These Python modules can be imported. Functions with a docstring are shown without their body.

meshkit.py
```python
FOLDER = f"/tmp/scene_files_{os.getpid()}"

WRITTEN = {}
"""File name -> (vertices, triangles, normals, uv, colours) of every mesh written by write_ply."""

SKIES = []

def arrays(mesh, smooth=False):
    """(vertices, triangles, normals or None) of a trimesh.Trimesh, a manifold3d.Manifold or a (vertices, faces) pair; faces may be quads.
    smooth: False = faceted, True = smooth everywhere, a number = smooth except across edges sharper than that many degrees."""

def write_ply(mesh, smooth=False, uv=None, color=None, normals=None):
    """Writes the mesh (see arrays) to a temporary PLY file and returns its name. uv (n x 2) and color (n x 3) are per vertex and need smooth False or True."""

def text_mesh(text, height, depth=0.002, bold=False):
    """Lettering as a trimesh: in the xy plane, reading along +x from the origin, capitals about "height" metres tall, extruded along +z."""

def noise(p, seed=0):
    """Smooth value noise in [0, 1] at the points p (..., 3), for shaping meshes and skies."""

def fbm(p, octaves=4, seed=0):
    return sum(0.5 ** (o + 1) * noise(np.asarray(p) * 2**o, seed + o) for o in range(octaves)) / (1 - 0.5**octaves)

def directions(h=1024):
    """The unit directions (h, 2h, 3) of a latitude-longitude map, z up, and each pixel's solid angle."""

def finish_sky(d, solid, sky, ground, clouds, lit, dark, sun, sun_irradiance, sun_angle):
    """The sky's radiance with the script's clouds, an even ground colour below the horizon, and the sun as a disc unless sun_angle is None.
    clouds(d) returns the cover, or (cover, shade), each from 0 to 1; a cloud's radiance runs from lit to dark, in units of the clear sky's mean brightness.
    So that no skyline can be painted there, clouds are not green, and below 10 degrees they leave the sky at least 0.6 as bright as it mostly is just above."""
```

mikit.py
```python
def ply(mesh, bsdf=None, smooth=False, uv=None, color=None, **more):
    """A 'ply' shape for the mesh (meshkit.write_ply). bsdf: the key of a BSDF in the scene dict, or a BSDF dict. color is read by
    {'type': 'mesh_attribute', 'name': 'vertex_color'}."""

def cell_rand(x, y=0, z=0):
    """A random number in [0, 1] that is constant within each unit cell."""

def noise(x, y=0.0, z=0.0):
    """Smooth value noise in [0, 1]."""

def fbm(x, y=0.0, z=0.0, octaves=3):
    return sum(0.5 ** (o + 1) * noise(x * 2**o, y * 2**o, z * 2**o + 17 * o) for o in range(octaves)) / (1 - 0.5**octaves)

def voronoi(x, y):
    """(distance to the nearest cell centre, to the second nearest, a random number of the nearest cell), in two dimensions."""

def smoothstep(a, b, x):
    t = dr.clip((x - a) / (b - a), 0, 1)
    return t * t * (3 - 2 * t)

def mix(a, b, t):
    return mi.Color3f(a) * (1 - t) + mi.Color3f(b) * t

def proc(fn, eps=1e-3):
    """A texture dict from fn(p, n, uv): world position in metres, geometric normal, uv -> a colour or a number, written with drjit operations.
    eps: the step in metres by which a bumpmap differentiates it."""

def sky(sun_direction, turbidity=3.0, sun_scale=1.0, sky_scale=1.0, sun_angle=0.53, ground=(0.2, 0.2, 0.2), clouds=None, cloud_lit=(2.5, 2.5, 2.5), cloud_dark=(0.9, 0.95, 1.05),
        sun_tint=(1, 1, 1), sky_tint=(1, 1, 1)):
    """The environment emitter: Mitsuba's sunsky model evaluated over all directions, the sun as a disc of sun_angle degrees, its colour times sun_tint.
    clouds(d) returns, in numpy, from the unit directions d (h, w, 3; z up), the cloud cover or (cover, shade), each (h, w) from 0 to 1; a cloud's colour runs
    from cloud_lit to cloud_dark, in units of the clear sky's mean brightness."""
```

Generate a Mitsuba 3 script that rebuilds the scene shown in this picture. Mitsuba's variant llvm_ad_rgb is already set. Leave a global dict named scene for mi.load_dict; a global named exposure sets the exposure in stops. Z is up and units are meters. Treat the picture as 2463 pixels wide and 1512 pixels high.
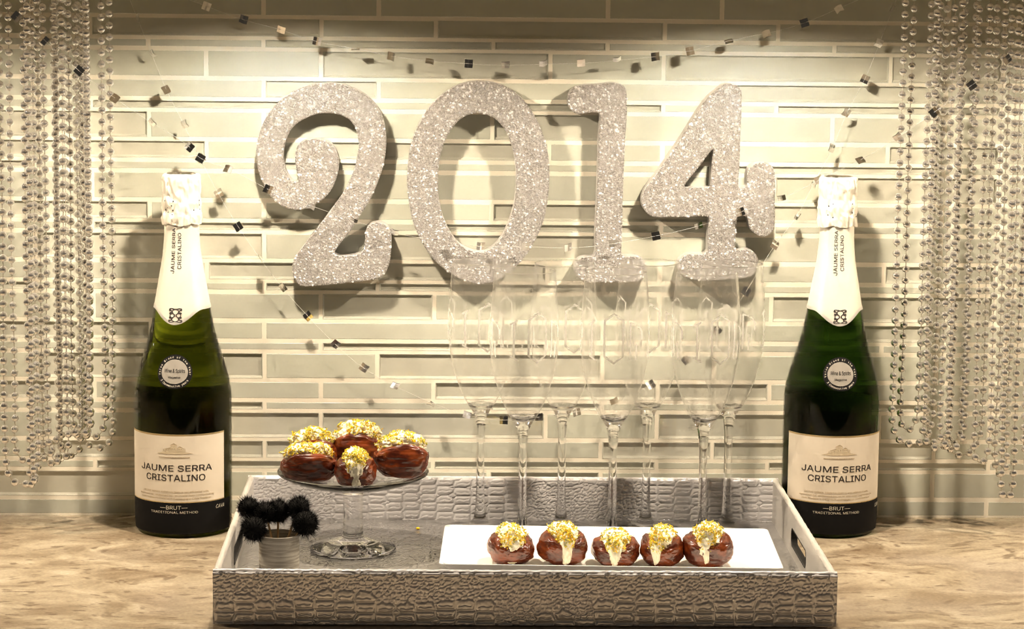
import math, random
import numpy as np, trimesh, drjit as dr, mitsuba as mi, mikit
from meshkit import text_mesh, noise as mnoise, fbm as mfbm
from shapely import Polygon, MultiPolygon, LineString, Point, box as sbox, union_all, affinity, contains_xy
from scipy.spatial import cKDTree
from scipy.interpolate import CubicSpline
from mikit import noise, fbm, voronoi, smoothstep, mix, cell_rand

# ---------------------------------------------------------------- camera, light, exposure
T = mi.ScalarTransform4f
scene, labels = {}, {}
CAM = np.array([-0.0938, -2.3232, 0.52146])
FWD = np.array([0.03997, 0.98918, -0.14112])
UP = np.array([-0.00587, 0.14147, 0.98993])
scene['camera'] = {'type': 'perspective', 'fov': 2 * math.degrees(math.atan(1231.5 / 6123.2)), 'fov_axis': 'x', 'near_clip': 0.05, 'far_clip': 50.0,
                   'to_world': T().look_at(origin=CAM.tolist(), target=(CAM + FWD).tolist(), up=UP.tolist())}
ROOM_LIGHT = [0.030, 0.025, 0.019]           # the dim kitchen around the counter
LAMP = [1.0, 0.82, 0.60]
LAMP_POWER = 2600.0
LAMP_XS = (-0.627, -0.207, 0.213, 0.633)
LAMP_Y, LAMP_RIM, LAMP_R, LAMP_DEPTH, BULB_R = -0.20, 0.4865, 0.035, 0.0109, 0.012
exposure = 0.0
scene['room_light'] = {'type': 'constant', 'radiance': {'type': 'rgb', 'value': ROOM_LIGHT}}

# ---------------------------------------------------------------- helpers
rng = np.random.default_rng(7)
count = {}


def unique(key):
    n = count.get(key, 0)
    count[key] = n + 1
    return key if n == 0 else f'{key}_{n:03d}'


def put(key, mesh, bsdf, smooth=False, label=None, cat=None, group=None, kind=None, **kw):
    """One entry of the scene. key may hold '__'; a repeat gets a number."""
    key = unique(key)
    scene[key] = mesh if isinstance(mesh, dict) else mikit.ply(mesh, bsdf, smooth, **kw)
    tag(key, label, cat, group, kind)
    return key


def thing(key, label, cat, group=None):
    key = unique(key)
    tag(key, label, cat, group)
    return key


def tag(key, label=None, cat=None, group=None, kind=None):
    d = {k: v for k, v in (('label', label), ('category', cat), ('group', group), ('kind', kind)) if v}
    if d:
        labels[key] = d


def cat_(*ms):
    return trimesh.util.concatenate([m for m in ms if m is not None])


def box(x0, x1, y0, y1, z0, z1):
    m = trimesh.creation.box((x1 - x0, y1 - y0, z1 - z0))
    m.apply_translation(((x0 + x1) / 2, (y0 + y1) / 2, (z0 + z1) / 2))
    return m


def loops(rings, closed_path=True, cap=False):
    """Surface through a list of equally long rings (each n x 3)."""
    R = np.asarray(rings, float)
    k, n = R.shape[:2]
    v = R.reshape(-1, 3)
    i, j = np.meshgrid(np.arange(k - 1), np.arange(n if closed_path else n - 1), indexing='ij')
    a, b = i * n + j, i * n + (j + 1) % n
    f = np.concatenate([np.stack([a, b, b + n], -1).reshape(-1, 3), np.stack([a, b + n, a + n], -1).reshape(-1, 3)])
    if cap:
        c0, c1 = len(v), len(v) + 1
        v = np.vstack([v, R[0].mean(0), R[-1].mean(0)])
        q = np.arange(n)
        f = np.vstack([f, np.stack([(q + 1) % n, q, q * 0 + c0], 1), np.stack([q + (k - 1) * n, (q + 1) % n + (k - 1) * n, q * 0 + c1], 1)])
    return trimesh.Trimesh(v, f, process=False)


def lathe(prof, n=72, at=(0, 0, 0)):
    """Closed solid of revolution from (r, z) points, bottom axis point to top axis point, outward normals."""
    p = np.asarray(prof, float)
    t = np.arange(n) / n * 2 * np.pi
    inner = p[1:-1] if p[0][0] < 1e-9 else p
    rings = np.stack([inner[:, :1] * np.cos(t), inner[:, :1] * np.sin(t), np.repeat(inner[:, 1:], n, 1)], -1)
    k = len(inner)
    m = loops(rings)
    v, f = m.vertices, m.faces
    if p[0][0] < 1e-9:
        v = np.vstack([v, [0, 0, p[0][1]], [0, 0, p[-1][1]]])
        q = np.arange(n)
        f = np.vstack([f, np.stack([(q + 1) % n, q, q * 0 + k * n], 1), np.stack([q + (k - 1) * n, (q + 1) % n + (k - 1) * n, q * 0 + k * n + 1], 1)])
    m = trimesh.Trimesh(v, f, process=False)
    m.apply_translation(at)
    return m


def curve(pts, per=6, closed=False):
    """Smooth curve through points."""
    p = np.asarray(pts, float)
    if closed:
        p = np.vstack([p, p[:1]])
    t = np.concatenate([[0], np.cumsum(np.maximum(np.linalg.norm(np.diff(p, axis=0), axis=1), 1e-9) ** 0.5)])
    s = CubicSpline(t, p, bc_type='periodic' if closed else 'natural')
    q = np.concatenate([np.linspace(a, b, per, endpoint=False) for a, b in zip(t[:-1], t[1:])] + ([] if closed else [[t[-1]]]))
    return s(q)


def tube(path, r, n=6):
    p = np.asarray(path, float)
    d = np.gradient(p, axis=0)
    d /= np.linalg.norm(d, axis=1, keepdims=True) + 1e-12
    a = np.cross(d, [0.123, 0.9, 0.2])
    a /= np.linalg.norm(a, axis=1, keepdims=True) + 1e-12
    b = np.cross(d, a)
    t = np.arange(n) / n * 2 * np.pi
    r = np.broadcast_to(np.asarray(r, float), (len(p),))[:, None, None]
    return loops(p[:, None] + r * (a[:, None] * np.cos(t)[None, :, None] + b[:, None] * np.sin(t)[None, :, None]), cap=True)


def extrude(poly, depth):
    gs = getattr(poly, 'geoms', [poly])
    return trimesh.util.concatenate([trimesh.creation.extrude_polygon(g, depth, engine='earcut') for g in gs if g.area > 0])


def mat(o, x=(1, 0, 0), y=(0, 1, 0), z=(0, 0, 1)):
    m = np.eye(4)
    m[:3, 0], m[:3, 1], m[:3, 2], m[:3, 3] = x, y, z, o
    return m


def rgb(*c):
    return {'type': 'rgb', 'value': list(c)}


def principled(c, rough, metal=0.0, spec=0.5, **kw):
    return {'type': 'twosided', 'b': {'type': 'principled', 'base_color': c if isinstance(c, dict) else rgb(*c), 'roughness': rough, 'metallic': metal, 'specular': spec, **kw}}


def bumped(b, fn, scale, eps=2e-4):
    return {'type': 'twosided', 'b': {'type': 'bumpmap', 't': mikit.proc(fn, eps), 'scale': scale, 'b': b['b']}}


# ---------------------------------------------------------------- materials
TILE_COLOURS = [(0.52, 0.53, 0.465), (0.49, 0.505, 0.445), (0.54, 0.55, 0.485), (0.505, 0.52, 0.45)]
for i, c in enumerate(TILE_COLOURS):
    scene[f'm_tile_{i}'] = principled(c, 0.34, 0, 0.5)
for i, c in enumerate([(0.55, 0.55, 0.485), (0.52, 0.525, 0.465), (0.57, 0.57, 0.505)]):
    scene[f'm_clear_{i}'] = principled(c, 0.5, 0, 0.3)
scene['m_pane'] = {'type': 'thindielectric', 'int_ior': 1.5}
scene['m_grout'] = principled((0.80, 0.76, 0.66), 0.9, 0, 0.2)


def granite(p, n, uv):
    x, y = p.x, p.y
    w = fbm(x * 7, y * 9, 1.5, 3)
    a = fbm(x * 30 + w * 6, y * 52 + w * 6, 0.3, 4)
    b = fbm(x * 95 + w * 9, y * 170 + w * 12, 2.1, 3)
    g = fbm(x * 500, y * 500, 4.0, 2)
    c = mix((0.275, 0.229, 0.166), (0.185, 0.142, 0.096), smoothstep(0.46, 0.70, a))
    c = mix(c, (0.39, 0.342, 0.264), smoothstep(0.48, 0.28, a) * 0.8)
    c = mix(c, (0.085, 0.052, 0.030), smoothstep(0.60, 0.80, b) * 0.7)
    c = mix(c, (0.235, 0.198, 0.165), smoothstep(0.48, 0.68, w) * 0.5)
    return c * (0.84 + 0.32 * g)


scene['m_granite'] = principled(mikit.proc(granite), 0.28, 0, 0.5)
scene['m_cabinet'] = principled((0.62, 0.57, 0.48), 0.5)
scene['m_lamp_housing'] = principled((0.10, 0.10, 0.10), 0.6)
scene['m_bulb'] = principled((0.8, 0.8, 0.8), 0.5)
scene['m_bead'] = principled((0.97, 0.97, 0.97), 0.07, 0.93, 0.9)
scene['m_cord'] = principled((0.62, 0.58, 0.50), 0.4, 0.6)
scene['m_sequin'] = principled((0.93, 0.92, 0.90), 0.10, 1.0)
scene['m_line'] = principled((0.85, 0.85, 0.82), 0.2, 0, 0.6)
scene['m_glitter_body'] = principled((0.42, 0.415, 0.415), 0.45, 0.25)
scene['m_glitter'] = principled((0.96, 0.95, 0.97), 0.11, 0.92, 0.9)
scene['m_glitter_pearl'] = principled((0.94, 0.93, 0.95), 0.18, 0.25, 0.9)
scene['m_glitter_dull'] = principled((0.43, 0.42, 0.425), 0.26, 0.65)
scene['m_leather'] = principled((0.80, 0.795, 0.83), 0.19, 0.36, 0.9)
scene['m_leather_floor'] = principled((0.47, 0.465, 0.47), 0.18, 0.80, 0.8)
scene['m_dark'] = principled((0.01, 0.01, 0.01), 0.8)
scene['m_glass'] = {'type': 'dielectric', 'int_ior': 1.5}
scene['m_etch'] = {'type': 'principledthin', 'base_color': rgb(0.95, 0.95, 0.93), 'roughness': 0.6, 'spec_trans': 0.30, 'diff_trans': 1.0, 'eta': 1.2}
scene['m_porcelain'] = principled((0.88, 0.87, 0.84), 0.15, 0, 0.5)
scene['m_bottle_a'] = {'type': 'dielectric', 'int_ior': 1.42, 'specular_transmittance': rgb(0.42, 0.47, 0.10)}
scene['m_bottle_b'] = {'type': 'dielectric', 'int_ior': 1.42, 'specular_transmittance': rgb(0.25, 0.40, 0.13)}
scene['m_foil'] = principled((0.88, 0.83, 0.74), 0.36, 0.25, 0.5)
scene['m_silver_edge'] = principled((0.80, 0.78, 0.75), 0.30, 0.6)
scene['m_paper'] = principled((0.72, 0.655, 0.56), 0.55, 0, 0.3)
scene['m_black_label'] = principled((0.006, 0.006, 0.007), 0.6, 0, 0.12)
scene['m_ink'] = principled((0.015, 0.012, 0.012), 0.5)
scene['m_brown_ink'] = principled((0.33, 0.26, 0.17), 0.6)
scene['m_soft_ink'] = principled((0.55, 0.47, 0.34), 0.6)
scene['m_gold_ink'] = principled((0.62, 0.48, 0.26), 0.35, 0.7)
scene['m_silver_ink'] = principled((0.75, 0.70, 0.62), 0.4, 0.3)
scene['m_tinsel'] = principled((0.0015, 0.0015, 0.002), 0.22, 0, 0.10)
scene['m_tinsel_core'] = principled((0.002, 0.002, 0.002), 0.7, 0, 0.1)
scene['m_medal'] = principled((0.55, 0.52, 0.48), 0.30, 0.55)
scene['m_thin_glass'] = {'type': 'blendbsdf', 'weight': 0.02, 'a': {'type': 'thindielectric', 'int_ior': 1.32},
                         'b': {'type': 'principledthin', 'base_color': rgb(0.95, 0.95, 0.95), 'roughness': 0.5, 'spec_trans': 0.0, 'diff_trans': 1.0}}   # faint white veil blended in for lamp glare and haze, plus water spots
scene['m_wood'] = principled((0.62, 0.42, 0.22), 0.6)


def date_skin(p, n, uv):
    a = fbm(p.x * 120, p.y * 120, p.z * 160, 3)
    return mix((0.050, 0.0075, 0.002), (0.150, 0.028, 0.005), smoothstep(0.36, 0.72, a))


scene['m_date'] = principled(mikit.proc(date_skin), 0.20, 0, 0.6, clearcoat=0.6, clearcoat_gloss=0.9)
scene['m_cream'] = principled((0.96, 0.91, 0.72), 0.5)
scene['m_nut'] = principled(mikit.proc(lambda p, n, uv: mix((0.52, 0.46, 0.05), (0.84, 0.65, 0.07), cell_rand(p.x * 500, p.y * 500, p.z * 500))), 0.5)
scene['m_green_nut'] = principled((0.23, 0.24, 0.03), 0.5)
scene['m_zest'] = principled((0.95, 0.60, 0.015), 0.4)
scene['m_cup'] = principled(mikit.proc(lambda p, n, uv: mix((0.30, 0.275, 0.235), (0.52, 0.50, 0.45), smoothstep(0.3, 0.7, fbm(p.x * 60, p.y * 60, p.z * 700, 3)))), 0.4)

# outlines and positions in millimetres
DIGITS = {"2": [[[-201.1, 231.7], [-199.8, 242.2], [-195.3, 248.7], [-185.5, 261.9], [-175.2, 275.0], [-164.9, 289.4], [-157.1, 299.9], [-150.7, 311.6], [-145.5, 323.3], [-142.7, 335.0], [-141.1, 345.4], [-142.4, 355.7], [-145.0, 363.5], [-149.5, 369.2], [-156.0, 373.0], [-163.7, 374.9], [-172.7, 375.1], [-181.7, 373.4], [-190.7, 369.5], [-198.4, 364.3], [-204.2, 356.5], [-207.7, 347.4], [-209.0, 337.1], [-208.4, 328.0], [-205.9, 320.3], [-201.7, 314.5], [-197.8, 312.8], [-195.6, 314.5], [-196.5, 320.3], [-198.2, 329.4], [-198.4, 338.4], [-196.5, 344.9], [-191.4, 349.5], [-184.3, 351.5], [-176.5, 351.3], [-168.8, 349.3], [-163.0, 343.9], [-159.8, 336.2], [-159.1, 327.1], [-160.8, 318.0], [-164.2, 308.9], [-170.0, 300.4], [-177.8, 293.9], [-186.8, 289.2], [-195.9, 287.2], [-204.9, 288.4], [-214.0, 292.9], [-221.7, 300.7], [-227.5, 311.0], [-231.7, 322.6], [-233.5, 334.3], [-232.9, 347.2], [-229.9, 358.8], [-224.8, 370.5], [-217.7, 380.2], [-208.7, 388.6], [-197.1, 395.8], [-184.3, 400.2], [-170.2, 402.1], [-157.3, 401.3], [-145.7, 397.6], [-135.4, 391.9], [-126.4, 383.6], [-120.5, 374.0], [-117.3, 362.4], [-116.3, 350.8], [-117.1, 337.8], [-119.7, 324.8], [-124.2, 311.8], [-129.9, 298.8], [-136.4, 287.7], [-142.8, 277.8], [-149.3, 267.4], [-155.7, 259.5], [-160.9, 252.2], [-162.8, 248.3], [-160.2, 246.1], [-153.1, 245.7], [-144.0, 246.7], [-138.2, 249.1], [-135.6, 255.0], [-135.2, 263.5], [-133.7, 270.7], [-129.8, 275.1], [-124.7, 276.4], [-118.8, 275.4], [-114.3, 272.2], [-111.6, 266.3], [-111.2, 257.2], [-111.6, 248.0], [-113.1, 238.8], [-116.7, 230.3], [-121.9, 225.6], [-129.7, 223.6], [-142.7, 221.8], [-156.9, 220.2], [-171.2, 218.8], [-184.2, 217.7], [-193.3, 218.0], [-198.3, 222.5]]], "0": [[[-30.8, 405.1], [-16.0, 403.0], [-1.7, 396.4], [10.1, 385.5], [19.3, 371.4], [26.7, 354.6], [30.8, 336.5], [31.9, 320.9], [31.2, 303.9], [28.3, 284.3], [22.6, 267.3], [14.3, 251.5], [4.1, 238.3], [-7.6, 227.7], [-20.6, 221.7], [-33.6, 220.7], [-48.0, 224.8], [-61.1, 232.6], [-72.9, 243.0], [-82.8, 257.4], [-90.7, 274.3], [-95.3, 293.8], [-97.2, 312.0], [-96.6, 330.2], [-93.7, 348.4], [-88.0, 364.0], [-80.3, 377.6], [-70.1, 389.3], [-58.5, 397.8], [-45.7, 403.3]], [[-33.2, 376.3], [-22.1, 373.6], [-13.0, 366.6], [-5.8, 355.6], [-1.1, 341.4], [1.5, 325.8], [1.6, 310.2], [0.1, 294.6], [-3.6, 280.2], [-9.3, 267.0], [-17.0, 256.5], [-26.1, 250.6], [-33.9, 250.1], [-44.4, 253.7], [-53.5, 261.5], [-60.8, 273.2], [-66.1, 287.5], [-68.8, 303.2], [-69.3, 318.8], [-67.7, 334.4], [-64.0, 348.6], [-57.6, 361.6], [-49.3, 370.8], [-41.5, 375.0]]], "1": [[[80.0, 404.0], [87.1, 404.7], [94.9, 403.7], [99.5, 400.3], [101.1, 392.8], [101.3, 373.4], [100.3, 353.9], [99.8, 334.4], [99.2, 308.3], [99.0, 282.2], [98.6, 256.0], [99.5, 248.3], [105.5, 247.1], [113.4, 246.9], [118.7, 244.3], [122.1, 237.7], [121.6, 229.8], [116.4, 224.5], [106.0, 223.4], [88.9, 223.0], [71.9, 222.9], [64.0, 224.1], [57.4, 229.4], [55.9, 237.3], [58.5, 243.2], [63.7, 245.9], [70.2, 246.3], [73.8, 247.9], [74.5, 262.4], [74.8, 282.0], [75.5, 308.2], [76.0, 334.2], [76.4, 360.2], [76.7, 375.1], [75.3, 377.4], [66.8, 377.6], [56.5, 376.5], [50.6, 380.0], [47.9, 386.5], [49.0, 394.9], [53.5, 400.1], [61.2, 402.5], [70.3, 403.1]]], "4": [[[184.8, 401.3], [188.6, 404.2], [195.1, 405.0], [201.6, 403.0], [205.0, 398.3], [205.7, 387.3], [205.4, 367.8], [205.2, 348.3], [205.0, 328.8], [204.5, 313.1], [206.5, 310.8], [211.7, 311.9], [212.2, 317.1], [212.4, 323.6], [214.5, 328.9], [220.3, 332.8], [228.2, 333.6], [234.8, 330.4], [237.6, 323.8], [238.3, 309.5], [238.5, 289.8], [238.2, 275.4], [235.1, 268.8], [228.6, 265.9], [222.0, 268.1], [215.9, 273.9], [214.0, 281.8], [211.7, 284.4], [205.2, 284.6], [203.9, 281.7], [203.5, 269.9], [203.2, 254.8], [206.6, 253.1], [213.1, 253.9], [219.7, 252.2], [223.8, 246.3], [224.0, 238.4], [221.6, 231.8], [216.4, 228.5], [200.6, 226.4], [174.4, 224.9], [161.2, 226.8], [154.6, 230.1], [151.1, 236.6], [151.7, 243.2], [156.8, 247.9], [166.0, 249.6], [176.4, 250.5], [177.5, 263.1], [178.1, 275.0], [178.3, 282.4], [175.7, 284.1], [160.0, 283.7], [141.7, 283.0], [128.6, 283.1], [121.3, 287.0], [116.9, 294.2], [116.5, 302.0], [119.0, 308.5], [126.6, 319.0], [139.3, 337.4], [151.9, 357.0], [164.5, 377.9], [175.8, 393.5]], [[180.4, 345.3], [180.1, 337.7], [179.6, 329.9], [179.0, 312.9], [178.3, 311.2], [167.2, 310.7], [155.7, 310.7], [155.4, 312.5], [164.3, 324.6], [174.5, 338.3]]]}
GARLANDS = [[[-276.6, -30.5, 470.0], [-244.1, -30.5, 458.5], [-210.5, -30.5, 449.7], [-178.3, -30.5, 439.6], [-144.1, -30.5, 433.7], [-111.4, -30.5, 427.3], [-77.5, -30.5, 423.6], [-43.1, -30.5, 421.3], [-9.5, -30.5, 420.2], [24.8, -30.5, 421.6], [58.5, -30.5, 422.7], [91.0, -30.5, 425.6], [125.1, -30.5, 429.3], [156.5, -30.5, 434.8], [191.2, -30.5, 444.1], [224.8, -30.5, 451.2], [259.2, -30.5, 460.8], [289.6, -30.5, 474.1]], [[-433.3, -106.0, 461.1], [-410.9, -103.0, 441.6], [-381.5, -99.0, 414.9], [-352.3, -90.0, 391.4], [-323.1, -60.2, 367.9], [-292.9, -30.5, 344.6], [-282.9, -30.5, 334.5], [-258.4, -30.5, 325.4], [-222.3, -30.5, 306.9], [-183.8, -30.5, 292.2], [-145.5, -30.5, 279.3], [-108.7, -30.5, 268.2], [-69.6, -30.5, 261.7], [-30.0, -30.5, 256.3], [10.4, -30.5, 256.5], [49.7, -30.5, 255.7], [90.1, -30.5, 259.8], [129.0, -30.5, 267.2], [167.8, -30.5, 276.6], [205.5, -30.5, 289.4], [242.7, -30.5, 302.2], [276.8, -27.8, 318.9], [313.5, -32.0, 338.1], [340.1, -68.0, 361.3], [365.6, -98.0, 385.7], [397.2, -101.1, 409.8], [427.6, -104.0, 432.8]], [[-339.4, -19.5, 458.7], [-326.7, -19.5, 426.6], [-314.0, -19.5, 395.1], [-298.5, -19.5, 363.5], [-283.8, -19.5, 332.9], [-267.9, -19.5, 301.8], [-250.0, -19.5, 271.7], [-230.2, -19.5, 242.6], [-209.9, -19.5, 216.0], [-187.2, -19.5, 190.2], [-161.8, -19.5, 164.2], [-135.9, -19.5, 142.4], [-107.3, -19.5, 125.9], [-74.1, -19.5, 110.6], [-41.1, -19.5, 99.1], [-7.4, -19.5, 94.6], [25.1, -19.5, 97.5], [59.5, -19.5, 102.7], [94.6, -19.5, 112.5], [127.8, -19.5, 128.2], [159.9, -19.5, 151.7], [188.1, -19.5, 178.9], [214.0, -19.5, 215.6], [239.7, -19.5, 258.8], [258.9, -19.5, 285.7], [273.3, -19.5, 315.5], [289.5, -19.5, 347.5], [301.9, -19.5, 379.4], [317.3, -19.5, 410.5], [329.5, -19.5, 442.5], [341.0, -19.5, 474.4]]]
NECKLACES = [[-453.8, -426.1, 44.4, -75.0], [-447.8, -408.9, 61.5, -60.0], [-431.2, -426.8, 45.1, -85.0], [-423.9, -407.7, 59.2, -50.0], [-417.0, -400.2, 63.0, -65.0], [-410.6, -391.5, 65.1, -45.0], [-396.4, -381.7, 83.2, -55.0], [-383.3, -367.1, 85.0, -60.0], [-389.9, -362.5, 70.7, -40.0], [-400.2, -378.7, 89.8, -70.0], [345.1, 384.3, 80.0, -55.0], [355.0, 369.7, 92.8, -45.0], [373.1, 394.5, 78.8, -60.0], [378.2, 408.8, 78.4, -50.0], [387.8, 410.4, 79.1, -65.0], [400.1, 429.6, 69.2, -50.0], [420.2, 433.0, 65.4, -60.0], [443.7, 455.9, 50.4, -45.0], [441.8, 454.5, 35.8, -80.0], [465.5, 475.7, 72.9, -60.0]]
FLUTES = [[-29.7, -70.0, 248.0], [5.7, -130.0, 248.0], [43.8, -70.0, 247.1], [85.1, -130.0, 247.5], [120.5, -70.0, 248.4], [164.7, -130.0, 247.3], [194.4, -70.0, 247.8]]

# ---------------------------------------------------------------- wall of glass tiles
U = 0.052
X0 = -0.38378
ZA, MID, THIN, TALL = 0.460, 0.0188, 0.0100, 0.0266
PATTERN = {0: [-5, -1, 3, 5, 9, 11, 15, 17, 21], 1: [-6, -2, 0, 4, 6, 10, 12, 16, 18], 2: [-5, -3, 1, 3, 7, 9, 13, 15, 19], 3: [-4, -2, 2, 4, 8, 10, 14, 16, 20]}
ROWS = [0, 1, 2, 3, 0, 1, 2, 3, 0, 1, 2, 1, 0, 3, 0, 1, 2, 3, 0, 1, 2, 3, 0, 1, 2, 3]
CLEAR = {1: [0, 6, 12], 2: [3, 7, 13], 3: [4, 10, 14], 4: [3, 11], 5: [0, 6, 12], 6: [-3, 7], 7: [-2, 4, 14], 8: [-5, 3, 11], 9: [12], 10: [-3, 7, 9],
         11: [0, 6], 12: [-1, 5], 13: [2, 4, 14], 14: [-5, 3, 5], 15: [4, 12], 16: [-3, 13], 17: [4], 18: [-1, 5], 19: [-2, 6, 10], 20: [1, 7, 13],
         21: [2, 4, 10], 22: [-1, 3, 9, 11], 23: [0, 6, 12], 24: [-3, 7], 25: []}
holes = []
GAP = 0.0030


def flush_tile(x0, x1, z0, z1, b=0.0009, d=0.0035):
    o = np.array([[x0, z0], [x1, z0], [x1, z1], [x0, z1]])
    i = np.array([[x0 + b, z0 + b], [x1 - b, z0 + b], [x1 - b, z1 - b], [x0 + b, z1 - b]])
    r = lambda q, y: np.stack([q[:, 0], np.full(4, y), q[:, 1]], 1)
    v = np.vstack([r(o, d), r(o, b * 0.7), r(i, 0.0)])
    f = []
    for k in (0, 4):
        for j in range(4):
            a, c = k + j, k + (j + 1) % 4
            f += [[a, c, c + 4], [a, c + 4, a + 4]]
    f += [[8, 9, 10], [8, 10, 11]]
    return trimesh.Trimesh(v, f, process=False)


def clear_tile(x0, x1, z0, z1, d=0.0026):
    """A clear glass tile: its coloured back lies deep behind the glass, inside sloping sides."""
    h = z1 - z0
    w = 0.0006
    rings = []
    for ix, iz0, iz1, y in ((0, 0, 0, d), (0, 0, 0, 0.0), (w, w, w, 0.0), (0.0014, 0.0026 if h > .012 else .0016, 0.0006, d * 0.85)):
        rings.append([[x0 + ix, y, z0 + iz0], [x1 - ix, y, z0 + iz0], [x1 - ix, y, z1 - iz1], [x0 + ix, y, z1 - iz1]])
    v = np.array(rings).reshape(-1, 3)
    f = []
    for k in (0, 4, 8):
        for j in range(4):
            a, c = k + j, k + (j + 1) % 4
            f += [[a, c, c + 4], [a, c + 4, a + 4]]
    f += [[12, 13, 14], [12, 14, 15]]
    return trimesh.Trimesh(v, f, process=False)


rows, z = [(-2, ZA + TALL + THIN, MID, 3), (-1, ZA + TALL, THIN, 2)], ZA + TALL
for i, p in enumerate(ROWS):
    h = (TALL, MID, THIN)[i % 3]
    rows.append((i, z, h, p))
    z -= h
for i, zt, h, p in rows:
    zt = zt if i >= 0 else zt + h
    z1, z0 = zt - GAP / 2, max(zt - h + GAP / 2, 0.0012)
    js = PATTERN[p]
    for j0, j1 in zip(js[:-1], js[1:]):
        x0, x1 = X0 + j0 * U + GAP / 2, X0 + j1 * U - GAP / 2
        if x1 < -0.50 or x0 > 0.51:
            continue
        if j0 in CLEAR.get(i, []):
            holes.append(sbox(x0, z0, x1, z1))
            k = put('wall_back__tile', clear_tile(x0, x1, z0, z1), f'm_clear_{(i * 5 + j0) % 3}')
            e = 0.0005
            pane = trimesh.Trimesh([[x0 + e, 0.0004, z0 + e], [x1 - e, 0.0004, z0 + e], [x1 - e, 0.0004, z1 - e], [x0 + e, 0.0004, z1 - e]], [[0, 1, 2], [0, 2, 3]], process=False)
            put(k + '__pane', pane, 'm_pane')
        else:
            put('wall_back__tile', flush_tile(x0, x1, z0, z1), f'm_tile_{(i * 7 + j0 * 3) % 4}')

grout = extrude(sbox(-1.3, -0.03, 1.3, 0.9).difference(union_all(holes)), 0.007)
grout.apply_transform(mat((0, 0.0072, 0), (1, 0, 0), (0, 0, 1), (0, -1, 0)))
put('wall_back', cat_(grout, box(-1.3, 1.3, 0.0072, 0.06, -0.03, 0.9)), 'm_grout', kind='structure', label='mosaic backsplash of pale sage glass tiles with cream joints')

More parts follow.
